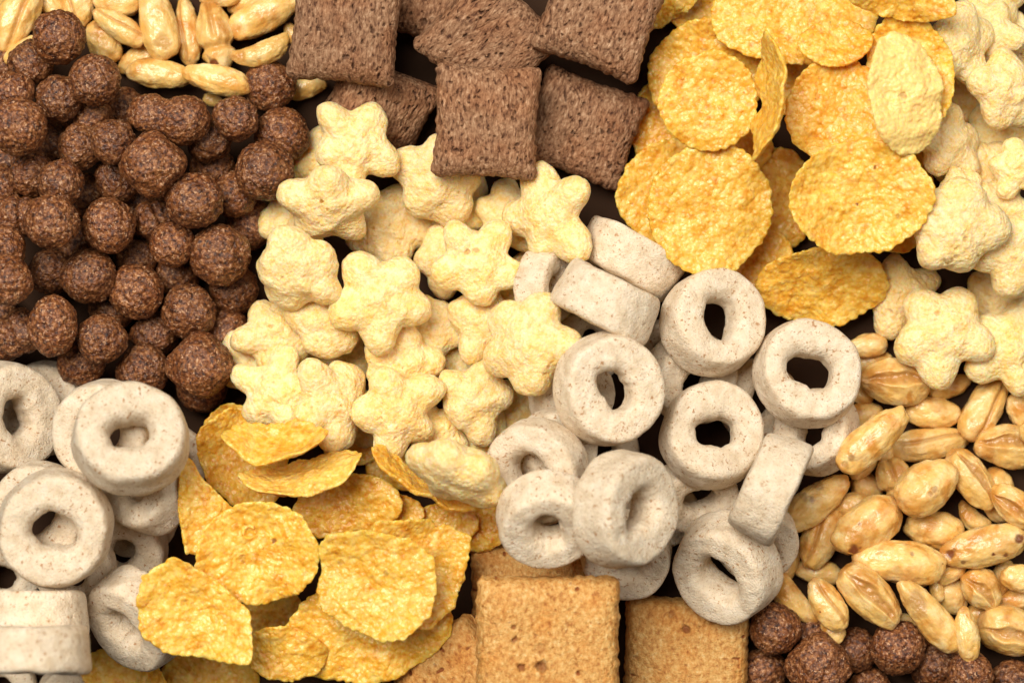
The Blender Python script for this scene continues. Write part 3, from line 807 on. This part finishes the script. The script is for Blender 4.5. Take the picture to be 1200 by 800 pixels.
def rest(P, px, py, pct):
    """how high a piece lies when lowered onto what is already there; returns x, y, z of its origin"""
    z = 60.0
    for it in range(7):
        k = (CAM_Z - z) / CAM_D
        X, Y = (px - 600) * k, (400 - py) * k
        ix = np.clip(((P[:, 0] + X - GX0) / CELL).astype(int), 0, GW - 1)
        iy = np.clip(((P[:, 1] + Y - GY0) / CELL).astype(int), 0, GH - 1)
        c = ix * GH + iy
        u, inv = np.unique(c, return_inverse=True)
        lo = np.full(len(u), 1e9); hi = np.full(len(u), -1e9)
        np.minimum.at(lo, inv, P[:, 2]); np.maximum.at(hi, inv, P[:, 2])
        gap = HMAP.ravel()[u] - lo
        zn = max(np.percentile(gap, pct), -lo.min() + .3)
        z = zn if it == 0 else .5 * (z + zn)
    z = max(z, -lo.min() + .3); k = (CAM_Z - z) / CAM_D; X, Y = (px - 600) * k, (400 - py) * k
    flat = HMAP.ravel()
    flat[u] = np.maximum(flat[u], z + hi)
    return X, Y, z

jobs = []
for i, (x, y, r, layer, s, lab) in enumerate(BALLS):
    jobs.append((layer, x, y, 'ball', (r, s), (random.Random(i).uniform(0, 360) if s in 'olc' else 0, 0, 0), lab, i))
for i, (x, y, L, W, a, layer, s, lab) in enumerate(KERNELS):
    q = random.Random(i + 500)
    jobs.append((layer, x, y, 'kernel', (L, W, s), (a, q.uniform(0, 360), q.uniform(0, 9)), lab, i + 500))
for i, (x, y, w, h, a, ld, le, layer, lab) in enumerate(CHOC):
    jobs.append((layer, x, y, 'choc', (w, h), (a, ld, le), lab, i + 1000))
for i, (x, y, w, h, a, ld, le, layer, lab) in enumerate(GOLD):
    jobs.append((layer, x, y, 'gold', (w, h), (a, ld, le), lab, i + 1100))
for i, (x, y, r, a, ld, le, layer, lab) in enumerate(STARS):
    jobs.append((layer, x, y, 'star', (r,), (a, ld, le), lab, i + 1500))
for i, (x, y, rx, ry, a, ld, le, layer, tone, out, lab) in enumerate(FLAKES):
    jobs.append((layer, x, y, 'flake', (rx, ry, out, tone), (a if not out else 0, ld, le), lab, i + 2000))
for i, (x, y, r, a, ld, le, layer, lab) in enumerate(RINGS):
    jobs.append((layer, x, y, 'ring', (r,), (a, ld, le), lab, i + 2500))
jobs.sort(key=lambda j: j[0])

INFO = {'ball': ('chocolate_ball', 'chocolate ball', M_BALL, 90), 'kernel': ('puffed_kernel', 'puffed kernel', M_KERN, 88),
        'choc': ('chocolate_pillow', 'chocolate pillow', M_CHOC, 93), 'gold': ('wheat_square', 'wheat square', M_GOLD, 93),
        'star': ('puffed_star', 'puffed star', M_STAR, 90), 'flake': ('corn_flake', 'corn flake', M_FLAKE, 99),
        'ring': ('oat_ring', 'oat ring', M_RING, 92)}

def group_of(kind, x, y):
    if kind == 'ball': return CORNER_BALLS if y > 600 else LEFT_BALLS
    if kind == 'kernel': return LOW_K if y > 300 else UP_K
    if kind == 'choc': return 'chocolate pillows at the top edge'
    if kind == 'gold': return 'golden wheat squares at the bottom edge'
    if kind == 'star': return RIGHT_S if x > 900 else MID_S
    if kind == 'flake': return TOP_F if y < 450 else LOW_F
    return LEFT_R if x < 400 else MID_R

for layer, x, y, kind, p, rot, lab, seed in jobs:
    big = layer >= 2
    n = 6 if big else 5
    if kind == 'ball': P, F, A = ball(max(p[0], 26), p[1], seed, n)
    elif kind == 'kernel': P, F, A = kernel(p[0] * 1.04, p[1] * 1.02, p[2], seed, n)
    elif kind == 'choc' or kind == 'gold': P, F, A = pillow(p[0], p[1], seed, kind)
    elif kind == 'star': P, F, A = star(p[0] * (1.05 if layer > 2.5 else 1.13) if layer > 1.6 else max(p[0] * 1.1, 50), seed, n)
    elif kind == 'ring': P, F, A = ring(p[0], seed, big, rot[2] == 90 and x > 400)
    else:
        out = [(a - x, y - b) for a, b in p[2]] if p[2] else None
        P, F, A = flake(p[0], p[1], out, seed, big)
    name, cat, mat, pct = INFO[kind]
    if rot[2] == 90:                                    # standing on its side
        t = math.radians(rot[1]); k = (x - 600) * math.cos(t) + (y - 400) * math.sin(t)
        rot = (rot[0], rot[1], math.degrees(math.atan2(CAM_D, k)))
    Mx = turn(*rot)
    P = P * ((CAM_Z - 25 - 33 * layer) / CAM_D)         # sizes were read at the height of the spread's middle
    W = P @ np.array(Mx).T
    if (x, y) in MARKS:                                 # scorched spots, pits and bubbles of single pieces
        mk = np.zeros(len(P)); up = W[:, 2] > 0
        if kind == 'flake':
            up = np.zeros(len(P), bool); up[:(len(P) - 2) // 2] = True
        for mx, my, r, depth, st in MARKS[(x, y)]:
            q = np.hypot(W[:, 0] - (mx - x), W[:, 1] + (my - y)); q = q * (1 + .5 * gn(W, abs(r) * .9, mx))
            if r < 0:                                   # a burst bubble: raised ring
                q = np.hypot(W[:, 0] - (mx - x), W[:, 1] + (my - y))
                W[:, 2] += up * (2.2 * np.exp(-((q + r) / 1.8) ** 2) - 1.6 * np.exp(-(q / 3.5) ** 2)); continue
            f = up * (1 - sstep(r * .55, r * 1.1, q))
            W[:, 2] -= depth * f; mk = np.maximum(mk, st * f)
        A['mark'] = mk
        P = W @ np.array(Mx)
    X, Y, Z = rest(W, x, y, pct)
    me = make_mesh(name, P, F, A); me.materials.append(mat)
    ob = bpy.data.objects.new(name, me); col.objects.link(ob)
    ob.matrix_world = Matrix.Translation(Vector((X, Y, Z)) * U) @ Mx.to_4x4()
    ob['label'] = lab; ob['category'] = cat; ob['group'] = group_of(kind, x, y)
    if kind == 'flake': ob.color = (p[3], p[3], p[3], 1)

# ---------------------------------------------------------------- the table
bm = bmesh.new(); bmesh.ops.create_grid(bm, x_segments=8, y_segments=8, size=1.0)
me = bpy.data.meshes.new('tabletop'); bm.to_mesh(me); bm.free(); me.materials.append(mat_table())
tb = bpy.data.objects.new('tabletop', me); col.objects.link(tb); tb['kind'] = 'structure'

# ---------------------------------------------------------------- camera and lamps
cam = bpy.data.cameras.new('camera'); co = bpy.data.objects.new('camera', cam); col.objects.link(co)
co.location = (0, 0, CAM_Z * U)
cam.sensor_width = 36; cam.lens = 36 * CAM_D / 1200.0; cam.clip_start = .01; cam.clip_end = 20
cam.dof.use_dof = True; cam.dof.focus_distance = (CAM_Z - 120) * U; cam.dof.aperture_fstop = 11.0
scene.camera = co

def lamp(name, loc, target, size, power, colour):
    l = bpy.data.lights.new(name, 'AREA'); l.shape = 'SQUARE'; l.size = size; l.energy = power; l.color = colour
    o = bpy.data.objects.new(name, l); col.objects.link(o); o.location = loc
    o.rotation_euler = (Vector(target) - Vector(loc)).to_track_quat('-Z', 'Y').to_euler()
lamp('softbox', (-.36, .44, 1.20), (0, 0, 0), .72, 26.0, (1.0, .96, .88))
lamp('fill_softbox', (.75, .30, .90), (0, 0, 0), 1.0, 6.0, (1.0, .95, .87))

w = bpy.data.worlds.new('World'); scene.world = w; w.use_nodes = True
w.node_tree.nodes['Background'].inputs[0].default_value = (1, .95, .90, 1)
w.node_tree.nodes['Background'].inputs[1].default_value = .03
vs = scene.view_settings; vs.view_transform = 'Standard'; vs.look = 'None'; vs.exposure = 0.0; vs.gamma = 1.0
